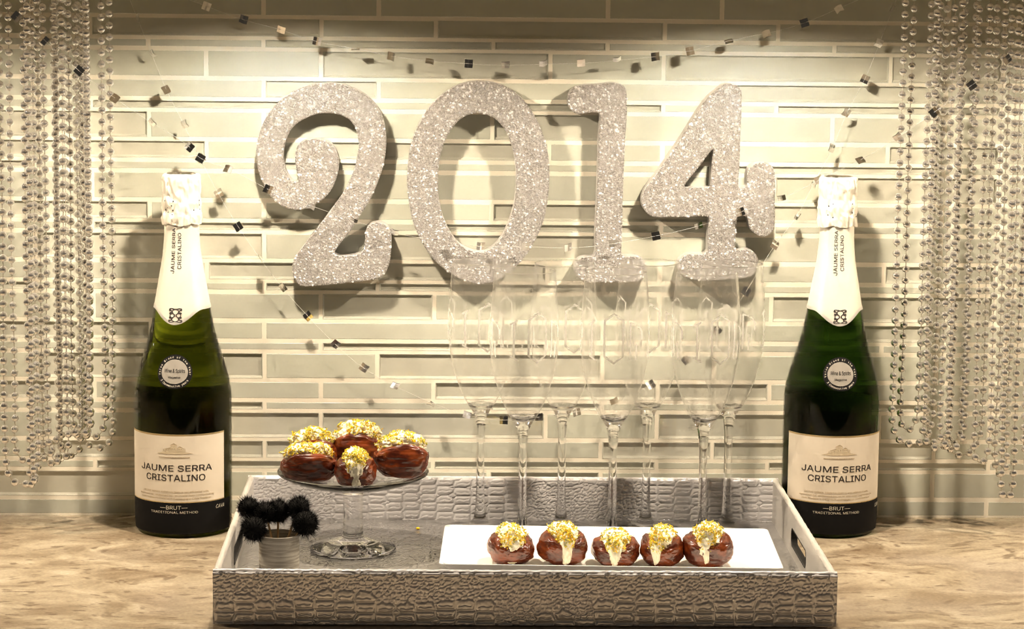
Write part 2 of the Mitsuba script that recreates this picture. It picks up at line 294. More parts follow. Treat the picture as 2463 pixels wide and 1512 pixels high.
# ---------------------------------------------------------------- countertop, cupboard above with its lamps
put('countertop', box(-1.3, 1.3, -0.64, 0.0, -0.03, 0.0), 'm_granite', label='beige and brown streaked granite countertop under the tray and bottles', cat='countertop')
put('wall_cabinet', box(-1.3, 1.3, -0.33, 0.0, 0.5080, 0.9), 'm_cabinet', label='wooden wall cabinet above the counter that carries the small lamps', cat='cabinet')
for x in LAMP_XS:
    k = thing('puck_light', 'small round lamp under the wall cabinet shining on the tiles', 'lamp', 'lamps under the cabinet')
    o, r, zt = LAMP_RIM, LAMP_R, 0.508
    can = lathe([(r, o), (r + 0.003, o), (r + 0.003, zt), (0.0001, zt), (0.0001, zt - 0.001), (r, zt - 0.001), (r, o)], 48, (x, LAMP_Y, 0))
    put(k + '__housing', can, 'm_lamp_housing', 40)
    bulb = trimesh.creation.icosphere(2, BULB_R)
    bulb.apply_transform(np.diag([1, 1, 0.35, 1]))
    bulb.apply_translation((x, LAMP_Y, LAMP_RIM + LAMP_DEPTH))
    d = mikit.ply(bulb, 'm_bulb', True)
    d['emitter'] = {'type': 'area', 'radiance': rgb(*[LAMP_POWER * c for c in LAMP])}
    put(k + '__bulb', d, None)

# ---------------------------------------------------------------- croc-embossed silver tray
TR = np.eye(4)
TR[:3, :3] = trimesh.transformations.rotation_matrix(-0.0129, [0, 0, 1])[:3, :3]
TR[:3, 3] = (0, -0.20994, 0)
TW, TD, TH, TT = 0.4868, 0.3621, 0.0443, 0.0052


def scales(x0, x1, z0, z1, seed, belly):
    """Seeds of a crocodile skin (u, v, half-width, half-height): rows of wide plates where belly(u, v) is high, pebbles elsewhere."""
    g = np.random.default_rng(seed)
    big, out = [], []
    for i in range(int((x1 - x0) / 0.0156) + 2):
        u, dv = x0 + i * 0.0156, 0.0016 * math.sin(i * 0.9 + seed)
        for j in range(6):
            v = z0 + 0.0035 + j * 0.0080 + dv
            if v < z1 + 0.004 and belly(u, v) > 0.5:
                big.append((u + g.normal(0, 0.0004), v + g.normal(0, 0.0004), 0.0078, 0.0041))
    for i in range(40):                                   # loose ovals along the top
        u = g.uniform(x0, x1)
        v = z1 - g.uniform(0.003, 0.008)
        if belly(u, v) < 0.5 and all(abs(u - q[0]) > 0.0135 for q in big if abs(q[1] - v) < 0.006):
            big.append((u, v, 0.0068, 0.0036))
    B = np.array(big).reshape(-1, 4)
    for u in np.arange(x0, x1, 0.0044):                   # small pebbles in between
        for v in np.arange(z0, z1, 0.0030):
            p_ = np.array([u, v]) + g.uniform(-1, 1, 2) * (0.0017, 0.0012)
            if len(B) and (((p_[0] - B[:, 0]) / B[:, 2]) ** 2 + ((p_[1] - B[:, 1]) / B[:, 3]) ** 2).min() < 1.5:
                continue
            r = 0.0013 + 0.0012 * g.random() ** 2
            out.append((p_[0], p_[1], r, r))
    O = np.array(out).reshape(-1, 4)
    O[:, 2] *= 1.35
    return np.vstack([B, O])


def emboss(u, v, seeds):
    t = cKDTree(np.c_[seeds[:, 0] / 1.6, seeds[:, 1]])
    _, k = t.query(np.c_[u / 1.6, v], 14)
    e = np.sqrt(((u[:, None] - seeds[k, 0]) / seeds[k, 2]) ** 2 + ((v[:, None] - seeds[k, 1]) / seeds[k, 3]) ** 2)
    o = np.argsort(e, 1)[:, :2]
    r = np.arange(len(u))
    e1, e2, kk = e[r, o[:, 0]], e[r, o[:, 1]], k[r, o[:, 0]]
    size = np.clip(seeds[kk, 2] / 0.0075, 0, 1)
    dome = 1 - np.exp(-(np.maximum(e2 - e1, 0) * 4.2) ** 1.4)
    dv = v - seeds[kk, 1] - 0.0004 * np.sin(u * 900 + kk * 2.1)
    fold = (np.exp(-(dv / 0.00050) ** 2) - 0.7 * np.exp(-((dv + 0.0011) / 0.0006) ** 2)) * (size > 0.8) * (np.abs(u - seeds[kk, 0]) < 0.0052) * 0.32
    rough = mfbm(np.stack([u * 700, v * 700, u * 0 + 3], 1), 2) - 0.5
    return dome * (0.42 + 0.45 * size + 0.18 * size * np.clip(1 - e1, 0, 1)) - fold * dome + 0.09 * rough


def tray_wall(length, skin_out, skin_in, amp, du=0.0007):
    """A wall along x, outer side facing -y, rounded top; skin_*(u, v) give the embossing heights."""
    nu = int(length / du)
    h = TH - TT / 2
    zo = np.linspace(0.001, h, 62)
    th = np.linspace(0, np.pi, 13)[1:-1]
    zi = np.linspace(h, 0.003, 50)
    prof = np.concatenate([np.stack([0 * zo, zo], 1), np.stack([TT / 2 - TT / 2 * np.cos(th), h + TT / 2 * np.sin(th)], 1), np.stack([0 * zi + TT, zi], 1)])
    nrm = np.concatenate([np.stack([0 * zo - 1, 0 * zo], 1), np.stack([-np.cos(th), np.sin(th)], 1), np.stack([0 * zi + 1, 0 * zi], 1)])
    u = np.linspace(-length / 2, length / 2, nu)
    uu, kk = np.meshgrid(u, np.arange(len(prof)), indexing='ij')
    disp = np.zeros(uu.shape)
    no, nt = len(zo), len(th)
    for skin, sl in ((skin_out, slice(0, no)), (skin_in, slice(no + nt, None))):
        if skin is not None:
            a = skin(uu[:, sl].ravel(), prof[sl][None, :, 1].repeat(nu, 0).ravel())
            disp[:, sl] = a.reshape(nu, -1)
    rim = slice(no, no + nt)
    disp[:, rim] += (mnoise(np.stack([uu[:, rim] * 330, uu[:, rim] * 0, kk[:, rim] * 0.3], -1)) - 0.5) * 0.55
    P = np.stack([uu, prof[:, 0][None] + nrm[:, 0][None] * disp * amp, prof[:, 1][None] + nrm[:, 1][None] * disp * amp], -1)
    return loops(P, closed_path=False), P


tray = thing('serving_tray', 'silver crocodile-embossed serving tray with cut-out handles in the middle of the counter', 'tray')
sf = scales(-0.25, 0.25, -0.004, 0.046, 3, lambda u, v: 1.0 if v < 0.0225 + 0.004 * math.sin(u * 31) + 0.002 * math.sin(u * 77) - (0.018 if -0.03 < u < 0.05 else 0) else 0.0)
sb = scales(-0.25, 0.25, -0.004, 0.046, 5, lambda u, v: 1.0 if (abs(u + 0.09) < 0.095 and not u < -0.165) or u > 0.115 else (1.0 if v < 0.006 and u < 0.02 else 0.0))
grain = lambda u, v: 0.30 * (mfbm(np.stack([u * 260, v * 260, u * 0], 1), 3) - 0.5)
front, _ = tray_wall(TW, lambda u, v: emboss(u, v, sf), grain, 0.0015, 0.00062)
back, _ = tray_wall(TW, lambda u, v: emboss(u, v, sb), grain, 0.00085, 0.00075)
front.apply_transform(mat((0, -TD / 2, 0)))
back.apply_transform(mat((0, TD / 2 - TT, 0)))
for m in (front, back):
    m.apply_transform(TR)
    put(tray + '__wall_panel', m, 'm_leather', True)


def side_panel(sgn):
    L = TD - TT * 1.2
    hole = sbox(-0.039, 0.019, 0.039, 0.023).buffer(0.0058)
    shape = sbox(-L / 2, 0.001, L / 2, TH - TT / 2).difference(hole)
    m = extrude(shape, TT * 0.96)
    m = m.subdivide_to_size(0.006) if False else m
    m.apply_transform(mat((sgn * (TW / 2 - TT / 2) - TT * 0.48, 0, 0), (0, 1, 0), (0, 0, 1), (1, 0, 0)))
    a = np.linspace(0, np.pi, 12)
    ys = np.linspace(-L / 2, L / 2, 400)
    rings = []
    bump = (mnoise(np.stack([ys * 330, ys * 0, ys * 0 + 9 * sgn], 1)) - 0.5) * 0.0004
    for y, b in zip(ys, bump):
        r = TT / 2 + b
        rings.append(np.stack([sgn * (TW / 2 - TT / 2) + r * np.cos(a), a * 0 + y, TH - TT / 2 + r * np.sin(a)], 1))
    m = cat_(m, loops(rings, closed_path=False))
    m.apply_transform(TR)
    return m


scene['m_leather_side'] = bumped(principled((0.72, 0.70, 0.68), 0.32, 0.5, 0.6), lambda p, n, uv: fbm(p.x * 500, p.y * 420, p.z * 420, 3), 0.0006)
hole_ = sbox(-0.039, 0.019, 0.039, 0.023).buffer(0.0058)
for s in (-1, 1):
    sp = put(tray + '__wall_panel', side_panel(s), 'm_leather_side', 30)
    ln = extrude(hole_.buffer(0.0002).difference(hole_.buffer(-0.0007)), TT + 0.0004)
    ln.apply_transform(mat((s * (TW / 2 - TT / 2) - TT / 2 - 0.0002, 0, 0), (0, 1, 0), (0, 0, 1), (1, 0, 0)))
    ln.apply_transform(TR)
    put(sp + '__handle_lining', ln, 'm_dark', label='black lining of the cut-out handle')
fx, fy = np.linspace(-TW / 2 + TT * 0.7, TW / 2 - TT * 0.7, 440), np.linspace(-TD / 2 + TT * 0.7, TD / 2 - TT * 0.7, 320)
sfl = scales(-0.25, 0.25, -0.19, 0.19, 8, lambda u, v: 1.0 if v > 0.135 or (v < -0.12 and u < 0) else 0.0)
FX, FY = np.meshgrid(fx, fy, indexing='ij')
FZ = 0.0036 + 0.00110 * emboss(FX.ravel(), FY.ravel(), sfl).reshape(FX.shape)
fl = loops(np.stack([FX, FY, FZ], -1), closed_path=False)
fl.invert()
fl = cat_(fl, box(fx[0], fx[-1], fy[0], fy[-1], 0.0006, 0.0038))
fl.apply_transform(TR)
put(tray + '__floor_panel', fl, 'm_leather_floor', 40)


# ---------------------------------------------------------------- glitter digits on the wall
def digit_poly(loops_mm):
    ps = [Polygon(curve(np.array(l) / 1000, 5, True)).buffer(0) for l in loops_mm]
    p = ps[0]
    for q in ps[1:]:
        p = p.difference(q)
    return max(p.geoms, key=lambda g: g.area) if isinstance(p, MultiPolygon) else p


YF, YB = -0.0195, -0.0008
DIGIT_TEXT = {'2': 'large silver glitter number 2 with a curled top, first digit on the tiles', '0': 'large silver glitter number 0, an upright oval ring on the tiles',
              '1': 'large silver glitter number 1 with a short flag and foot, third digit on the tiles', '4': 'large silver glitter number 4 with rounded serifs, last digit on the tiles'}
DIGIT_NAME = {'2': 'number_two', '0': 'number_zero', '1': 'number_one', '4': 'number_four'}
for ch, ls in DIGITS.items():
    k = thing(DIGIT_NAME[ch], DIGIT_TEXT[ch], 'number')
    p = digit_poly(ls)
    q = p.buffer(-0.0012)
    to = mat((0, YF, 0), (1, 0, 0), (0, 0, 1), (0, 1, 0))
    body = extrude(p, YB - YF - 0.0012)
    body.apply_transform(mat((0, YF + 0.0012, 0), (1, 0, 0), (0, 0, 1), (0, 1, 0)))
    lid = extrude(q, 0.003)
    lid.apply_transform(to)
    bev = []
    for ring_o, ring_i in [(p.exterior, q.exterior)] + list(zip(p.interiors, q.interiors)):
        n = 400
        a = np.array([ring_o.interpolate(t, True).coords[0] for t in np.linspace(0, 1, n, endpoint=False)])
        b = np.array([ring_i.interpolate(ring_i.project(Point(*c))).coords[0] for c in a])
        bev.append(loops([np.c_[a[:, 0], a[:, 0] * 0 + YF + 0.0012, a[:, 1]], np.c_[b[:, 0], b[:, 0] * 0 + YF, b[:, 1]]]))
    put(k + '__body', cat_(body, lid, *bev), 'm_glitter_body', 30)
    g = np.random.default_rng(ord(ch))
    x0, y0, x1, y1 = p.bounds
    n = int((x1 - x0) * (y1 - y0) / 0.52e-6)
    c = np.stack([g.uniform(x0, x1, n), g.uniform(y0, y1, n)], 1)
    pi = p.buffer(-0.0004)
    c = c[contains_xy(pi, c[:, 0], c[:, 1])]
    n = len(c)
    big = g.random(n) < 0.028
    rad = np.where(big, g.uniform(0.0008, 0.0014, n), g.uniform(0.00035, 0.00075, n))
    hgt = rad * np.where(big, g.uniform(0.55, 0.8, n), g.uniform(0.3, 0.9, n))
    ph = g.uniform(0, 6.28, n)
    off = g.normal(0, 0.35, (n, 2)) * rad[:, None]
    a = np.arange(6) / 6 * 2 * np.pi
    ring = c[:, None] + rad[:, None, None] * np.stack([np.cos(a + ph[:, None]), np.sin(a + ph[:, None])], -1)
    tip = c + off
    v = np.concatenate([np.stack([ring[..., 0], np.full(ring.shape[:2], YF + 0.0001), ring[..., 1]], -1), np.stack([tip[:, 0], YF - hgt, tip[:, 1]], -1)[:, None]], 1)
    f = [[j, (j + 1) % 6, 6] for j in range(6)]
    bright = (g.random(n) < 0.42) & ~big
    for sel, mt, lb in ((bright, 'm_glitter', 'coarse bright silver glitter grains'), (~bright & ~big, 'm_glitter_dull', 'duller grey glitter grains'), (big, 'm_glitter_pearl', 'large bright glitter beads')):
        FF = (np.arange(sel.sum())[:, None, None] * 7 + np.array(f)[None]).reshape(-1, 3)
        put(k + '__glitter', trimesh.Trimesh(v[sel].reshape(-1, 3), FF, process=False), mt, kind='stuff', label=lb)

# ---------------------------------------------------------------- bottles
GLASS = [(0.0400, 0.0), (0.0430, 0.0035), (0.0437, 0.012), (0.0437, 0.122), (0.0431, 0.130), (0.0415, 0.138), (0.0390, 0.1475), (0.0352, 0.160), (0.0312, 0.173), (0.0284, 0.184),
         (0.0262, 0.195), (0.0242, 0.206), (0.0222, 0.217), (0.0203, 0.228), (0.0184, 0.2385), (0.0168, 0.248), (0.0157, 0.258), (0.0150, 0.268), (0.0148, 0.300)]
_gz, _gr = np.array([p[1] for p in GLASS]), np.array([p[0] for p in GLASS])


def gr(z):
    return np.interp(z, _gz, _gr)


def wrapped(m, c, th0, z0, off):
    """Mesh drawn in x (along the girth, metres), y (up), z (thickness) laid round a bottle at c."""
    if (m.extents[:2] > 0.008).all():
        m = m.subdivide_to_size(0.004)
    v = np.asarray(m.vertices)
    z = z0 + v[:, 1]
    r0 = gr(np.array([z0]))[0] + off
    th = th0 + v[:, 0] / r0
    r = gr(z) + off + v[:, 2]
    m = m.copy()
    m.vertices = np.stack([c[0] + r * np.sin(th), c[1] - r * np.cos(th), z], 1)
    return m


def text(s, h, width=None, bold=False, depth=0.00012):
    m = text_mesh(s, h, depth, bold)
    b = m.bounds
    m.apply_translation((-(b[0][0] + b[1][0]) / 2, -h / 2, 0))
    if width:
        m.apply_transform(np.diag([width / (b[1][0] - b[0][0]), 1, 1, 1]))
    return m


def patch(c, th0, th1, z0, z1, off, n=48, m=10, thick=0.00015):
    th = np.linspace(th0, th1, n)
    zs = np.linspace(z0, z1, m)
    rings = [np.stack([c[0] + (gr(z) + off) * np.sin(th), c[1] - (gr(z) + off) * np.cos(th), th * 0 + z], 1) for z in zs]
    return loops(rings, closed_path=False)


def flat(poly, depth=0.0001):
    return extrude(poly.buffer(0), depth)


def bottle(x, y, mglass, th_l, th_c, th_r, th_neck, dz, text_label, seed):
    k = thing('champagne_bottle', text_label, 'bottle')
    c = (x, y)
    g = lathe([(0, 0.003)] + [(0.030, 0.003), (0.036, 0.0)] + GLASS + [(0, 0.3005)], 96, (x, y, 0))
    put(k + '__glass', g, mglass, 40)
    # neck foil with its scalloped lower edge
    n, th = 120, np.linspace(-np.pi, np.pi, 121)[:-1]
    dip = lambda t: 0.5 * (1 + np.cos(np.clip((t - th_neck) / 1.05, -1, 1) * np.pi))
    low = 0.2045 + dz - 0.0128 * dip(th)
    rings, edge = [], []
    for s in np.linspace(0, 1, 28):
        zz = low + (0.283 + dz - low) * s
        fold = 0.00035 * np.maximum(0, np.cos((th - th_neck + 0.75) * 1.0)) ** 40
        r = gr(zz) + 0.0007 + fold
        rings.append(np.stack([x + r * np.sin(th), y - r * np.cos(th), zz], 1)[::-1])
    foil = put(k + '__neck_foil', loops(rings[0:]), 'm_foil', True)
    for s in np.linspace(0, 1, 6):
        zz = low - 0.0016 + 0.0030 * s
        r = gr(zz) + 0.0010
        edge.append(np.stack([x + r * np.sin(th), y - r * np.cos(th), zz], 1)[::-1])
    put(foil + '__silver_edge', loops(edge), 'm_silver_edge', True, label='silver scalloped edge')
    # crumpled cap
    rings = []
    for s, (r, z) in zip(np.linspace(0, 1, 40), curve([(0.0172, 0.2795), (0.0176, 0.284), (0.0170, 0.289), (0.0173, 0.296), (0.0165, 0.303), (0.0166, 0.312), (0.0168, 0.3175), (0.0160, 0.3215), (0.0120, 0.3228), (0.0005, 0.3222)], 5)[:40]):
        q = np.stack([np.sin(th) * 2.2, np.cos(th) * 2.2, th * 0 + z * 110 + seed], 1)
        w = mfbm(q * 1.6, 3) - 0.5
        ridge = np.abs(mfbm(q * np.array([2.4, 2.4, 0.5]) + 7, 2) - 0.5)
        k_ = min(1, r / 0.015)
        rr = r + k_ * (0.0034 * w - 0.0060 * ridge + 0.0009)
        zz = z + dz + 0.0022 * (mfbm(q * 1.2 + 3, 2) - 0.5) * (1 if s < 0.75 else 0.6)
        if s < 0.15:
            zz = zz - 0.0022 * (0.15 - s) / 0.15 * np.abs(np.sin(th * 2.5 + seed))
        rings.append(np.stack([x + rr * np.sin(th), y - rr * np.cos(th), zz], 1)[::-1])
    cap = put(k + '__foil_cap', loops(rings), 'm_foil', True)
    dots, gd = [], np.random.default_rng(seed)
    for base in (-0.95, 0.75):
        for i in range(3):
            for j in range(4 if i != 1 else 3):
                t_, z_ = base + i * 0.27 + gd.normal(0, 0.03), 0.287 + dz + j * 0.0040 + (i % 2) * 0.002
                dots.append((t_, z_))
    ms = []
    for t_, z_ in dots:
        d = trimesh.creation.icosphere(1, 0.00062)
        d.apply_transform(np.diag([1, 0.5, 1, 1]))
        d.apply_transform(trimesh.transformations.rotation_matrix(t_, [0, 0, 1]))
        r = 0.0170
        d.apply_translation((x + r * np.sin(t_), y - r * np.cos(t_), z_))
        ms.append(d)
    put(cap + '__vent_dots', cat_(*ms), 'm_ink', True, kind='stuff', label='small black pin holes')
    # lettering and emblem on the neck
    rot = mat((0, 0, 0), (0, 1, 0), (-1, 0, 0), (0, 0, 1))
    for s, t0, zc, w in (('JAUME SERRA', th_neck - 0.20, 0.2552, 0.0400), ('CRISTALINO', th_neck + 0.13, 0.2550, 0.0318)):
        m = text(s, 0.0030, w)
        m.apply_transform(rot)
        put(foil + '__lettering', wrapped(m, c, t0, zc + dz, 0.0009), 'm_ink')
    L = []
    for sx in (-1, 1):
        for sy in (-1, 1):
            L += [LineString(affinity.scale(LineString(curve([(0.2, 1.0), (1, 1), (1, 0.75), (0.75, 0.8)], 6)), sx, sy, origin=(0, 0))),
                  LineString(affinity.scale(LineString(curve([(0.05, 0.98), (0.5, 0.75), (0.45, 0.4), (0.1, 0.1)], 6)), sx, sy, origin=(0, 0))),
                  LineString(affinity.scale(LineString(curve([(1.0, 0.95), (0.62, 0.55), (0.95, 0.25), (0.85, 0.5)], 6)), sx, sy, origin=(0, 0)))]
        L.append(Point(sx * 0.52, 0).buffer(0.34, 16).exterior)
    e = union_all([l.buffer(0.055, 3) for l in L])
    put(foil + '__emblem', wrapped(flat(affinity.scale(e, 0.0056, 0.0056, origin=(0, 0))), c, th_neck + 0.02, 0.1985 + dz, 0.0010), 'm_ink')
    # round medal
    zc, tm = 0.1500, th_c
    disc = affinity.scale(Point(0, 0).buffer(1, 32), 0.0158, 0.0148)
    grid = lambda poly, d: trimesh.util.concatenate([flat(poly.intersection(sbox(-0.02, a, 0.02, a + 0.002)), d) for a in np.arange(-0.02, 0.02, 0.002) if poly.intersection(sbox(-0.02, a, 0.02, a + 0.002)).area > 1e-9])
    md = put(k + '__medal', wrapped(grid(disc, 0.0002), c, tm, zc, 0.0002), 'm_black_label', label='round black sticker with a silver oval')
    put(md + '__silver_oval', wrapped(grid(affinity.scale(Point(0, 0).buffer(1, 32), 0.0119, 0.0105), 0.0002), c, tm, zc, 0.0004), 'm_medal')
    rr_ = (0.0138, 0.0126)
    ms = []
    for s, a0, a1, up in (('Value Brand of the Year', 196, -16, 1), ('3 Consecutive years', 214, 326, -1)):
        for i, chh in enumerate(s):
            if chh == ' ':
                continue
            a = math.radians(a0 + (a1 - a0) * (i + 0.5) / len(s))
            m = text_mesh(chh, 0.00175, 0.0001, True)
            b = m.bounds
            m.apply_translation((-(b[0][0] + b[1][0]) / 2, -0.0008, 0))
            ang = a - math.pi / 2 if up > 0 else a + math.pi / 2
            m.apply_transform(trimesh.transformations.rotation_matrix(ang, [0, 0, 1]))
            m.apply_translation((rr_[0] * math.cos(a), rr_[1] * math.sin(a), 0))
            ms.append(m)
    put(md + '__lettering', wrapped(cat_(*ms), c, tm, zc, 0.0006), 'm_silver_ink')
    m1 = text('Wine & Spirits', 0.0032, 0.0185)
    m1.apply_translation((0, 0.0008, 0))
    m2 = text('Magazine', 0.0017, 0.0105)
    m2.apply_translation((0, -0.0048, 0))
    put(md + '__lettering', wrapped(cat_(m1, m2), c, tm, zc, 0.0008), 'm_ink')
    # front label, dark band, back label
    lb = put(k + '__front_label', patch(c, th_l, th_r, 0.0325, 0.0945, 0.0003), 'm_paper', True, label='cream paper label with black lettering')
    put(lb + '__gold_border', cat_(patch(c, th_l, th_r, 0.0930, 0.0945, 0.00045, 48, 2), patch(c, th_l, th_r, 0.0325, 0.0334, 0.00045, 48, 2)), 'm_gold_ink', True)
    for s, zc_, h, w, ink, bold in (('JAUME SERRA', 0.0640, 0.0054, 0.0700, 'm_ink', False), ('CRISTALINO', 0.0553, 0.0056, 0.0565, 'm_ink', False),
                                    ('JAUME SERRA CRISTALINO is not affiliated with,', 0.0425, 0.0016, 0.064, 'm_soft_ink', False),
                                    ('approved by, endorsed by, or in any way connected to', 0.0396, 0.0016, 0.074, 'm_soft_ink', False),
                                    ('Louis Roederer\'s CRISTAL\u00ae champagne or Louis Roederer.', 0.0367, 0.0016, 0.069, 'm_soft_ink', False)):
        put(lb + '__lettering', wrapped(text(s, h, w, bold), c, th_c, zc_, 0.0005), ink)
    P = lambda pts: Polygon(np.array(pts) / 1000.0)
    hill = P([(-16, 0), (-12, 0.9), (-7, 1.8), (0, 2.2), (8, 1.8), (13, 0.8), (17, 0), (10, -0.5), (-8, -0.6)])
    house = union_all([P([(-3, 2), (-3, 8), (0, 9), (2.6, 8), (2.6, 2)]), P([(-8.5, 1.8), (-8.5, 4.2), (-3, 5), (-3, 1.8)]), P([(3.2, 2), (3.2, 5.4), (5, 6.2), (8, 5.2), (8, 2)]),
                       P([(8.4, 1.6), (8.8, 4.8), (9.6, 4.6), (10.2, 1.6)]), P([(-10.5, 1.4), (-9.8, 4.0), (-9.1, 1.4)])])
    roofs = union_all([P([(-3.8, 7.6), (0, 9.4), (3.2, 7.6), (0, 8.2)]), P([(-9.2, 3.9), (-3, 5.6), (-3, 4.6)]), P([(2.8, 5.0), (5.2, 6.8), (8.6, 4.8), (5, 5.6)])])
    wins = union_all([sbox(a, b, a + 0.9, b + 1.1) for a, b in ((-1.8, 6), (0.2, 6), (-1.8, 3.6), (0.4, 3.6), (4.2, 3.4), (6.2, 3.2), (-7, 2.8), (-5, 2.9))])
    wins = affinity.scale(wins, 0.001, 0.001, origin=(0, 0))
    art = cat_(flat(hill), flat(house.difference(wins)))
    put(lb + '__engraving', wrapped(art, c, th_c, 0.0773, 0.0005), 'm_soft_ink')
    put(lb + '__engraving', wrapped(cat_(flat(roofs), flat(LineString([(-0.014, -0.0035), (0.014, -0.0035)]).buffer(0.00025))), c, th_c, 0.0773, 0.0006), 'm_brown_ink')
    bd = put(k + '__dark_band', patch(c, th_l, th_r + 0.25, 0.0040, 0.0325, 0.0003), 'm_black_label', True)
    t1 = text('\u2014BRUT\u2014', 0.0034, 0.0250)
    t2 = text('TRADITIONAL METHOD', 0.0021, 0.0440)
    t2.apply_translation((0, -0.0043, 0))
    put(bd + '__lettering', wrapped(cat_(t1, t2), c, th_c - 0.02, 0.0283, 0.0005), 'm_silver_ink')
    t3 = text('CAVA', 0.0034, 0.0110)
    t3.apply_transform(np.array([[1, 0.25, 0, 0], [0, 1, 0, 0], [0, 0, 1, 0], [0, 0, 0, 1.0]]))
    put(bd + '__lettering', wrapped(t3, c, th_r - 0.13, 0.0270, 0.0005), 'm_silver_ink')
    put(k + '__back_label', patch(c, math.pi - 1.15, math.pi + 1.15, 0.004, 0.121, 0.0003), 'm_paper', True, label='plain paper label round the back')


bottle(-0.2980, -0.0520, 'm_bottle_a', -1.36, -0.10, 1.05, -0.17, 0.0, 'green sparkling wine bottle with cream labels left of the silver tray', 11)
bottle(0.2912, -0.0470, 'm_bottle_b', -1.20, 0.02, 1.30, 0.02, 0.0015, 'green sparkling wine bottle with cream labels right of the silver tray', 23)

# ---------------------------------------------------------------- champagne flutes
FL_OUT = [(0.0300, 0.0004), (0.0302, 0.0010), (0.0290, 0.0018), (0.0200, 0.0030), (0.0100, 0.0052), (0.0062, 0.0090), (0.0048, 0.0160), (0.0040, 0.0280), (0.0036, 0.0500), (0.0036, 0.0780),
          (0.0041, 0.0920), (0.0052, 0.1010), (0.0078, 0.1075), (0.0120, 0.1140), (0.0172, 0.1240), (0.0222, 0.1370), (0.0262, 0.1510), (0.0290, 0.1660), (0.0302, 0.1800), (0.0302, 0.1920), (0.0294, 0.2080), (0.0281, 0.2260), (0.0266, 0.2424)]
fo = curve(FL_OUT, 4)
foz, forr = fo[:, 1], fo[:, 0]
ZB = 0.1150                                    # solid stem up to here, a thin-walled bowl above
low_ = fo[foz < ZB]
stem_ply = mikit.ply(lathe([(0, 0.0), (0.0296, 0.0)] + low_.tolist() + [(low_[-1][0] * 0.8, low_[-1][1] - 0.0004), (low_[-1][0] * 0.45, low_[-1][1] - 0.0022), (0, low_[-1][1] - 0.003)], 72), 'm_glass', 50)
up_ = fo[foz >= low_[-1][1] - 1e-6]
tt = np.arange(64) / 64 * 2 * np.pi
bowl_ply = mikit.ply(loops(np.stack([up_[:, :1] * np.cos(tt), up_[:, :1] * np.sin(tt), np.repeat(up_[:, 1:], 64, 1)], -1)), 'm_thin_glass', True)
rim_ply = mikit.ply(trimesh.creation.torus(0.0266, 0.00045, 96, 10), 'm_glass', True)
ok = foz > 0.12


def stroke(pts, w=0.0017):
    return LineString(np.array(pts) / 1000).buffer(w / 2, 2, join_style='mitre')


glyph = {'0': [[(-8, -16), (-8, 15), (0, 21), (8, 15), (8, -16), (0, -22), (-8, -16)]], '1': [[(-3, 11), (2.5, 14)], [(0, 12), (0, -18)], [(-3, -17), (3, -20)]],
         'n': [[(-6, -18), (-6, 13)], [(-6, 13), (3, 9), (6, 5), (6, -2)], [(0, -6), (0, -19)]]}
etch = []
for i, g_ in enumerate('10n10n10n'):
    shp = union_all([stroke(s) for s in glyph[g_]])
    x0_, y0_, x1_, y1_ = shp.bounds
    strips = [shp.intersection(sbox(x0_, a, x1_, a + 0.004)) for a in np.arange(y0_, y1_, 0.004)]
    m = trimesh.util.concatenate([extrude(s, 0.00005) for s in strips if s.area > 1e-9 and s.geom_type in ('Polygon', 'MultiPolygon')])
    v = m.vertices
    zz = 0.188 + v[:, 1]
    r = np.interp(zz, foz[ok], forr[ok]) + 0.00006 + v[:, 2]
    th = i * 2 * np.pi / 9 - 0.62 + v[:, 0] / 0.0295
    m.vertices = np.stack([r * np.sin(th), -r * np.cos(th), zz], 1)
    etch.append(m)
etch_ply = mikit.ply(cat_(*etch), 'm_etch')
FL_LABEL = ['clear etched champagne flute, leftmost of the row along the back of the tray', 'clear etched champagne flute, left one of the three in front', 'clear etched champagne flute at the back, between the left and middle front flutes',
            'clear etched champagne flute, middle one of the three in front', 'clear etched champagne flute at the back, between the middle and right front flutes', 'clear etched champagne flute, right one of the three in front',
            'clear etched champagne flute, rightmost at the back of the tray']
for (x, y, zt), lab in zip(FLUTES, FL_LABEL):
    k = thing('champagne_flute', lab, 'champagne flute', 'champagne flutes on the tray')
    tw = T().translate([x / 1000, y / 1000, 0.0046]).scale([1, 1, (zt / 1000 - 0.0046) / 0.243]).rotate([0, 0, 1], float(rng.uniform(-20, 20)))
    put(k + '__bowl', {**bowl_ply, 'to_world': tw}, None)
    put(k + '__stem', {**stem_ply, 'to_world': tw}, None, label='solid stem with round foot')
    put(k + '__rim', {**rim_ply, 'to_world': tw @ T().translate([0, 0, 0.2424])}, None)
    put(k + '__etching', {**etch_ply, 'to_world': tw}, None, label='frosted etched strokes')

# ---------------------------------------------------------------- white plate
P0 = np.array([0.0747, -0.2283])
ang = math.radians(-2.6)
PX, PY = np.array([math.cos(ang), math.sin(ang), 0]), np.array([-math.sin(ang), math.cos(ang), 0])
PM = mat((P0[0], P0[1], 0.0046), PX, PY)


def rrect(w, d, r, z, n=8):
    pts = []
    for sx, sy, a0 in ((1, 1, 0), (-1, 1, 90), (-1, -1, 180), (1, -1, 270)):
        for t in np.linspace(0, 90, n):
            a = math.radians(a0 + t)
            pts.append((sx * (w / 2 - r) + r * math.cos(a), sy * (d / 2 - r) + r * math.sin(a), z))
    return np.array(pts)


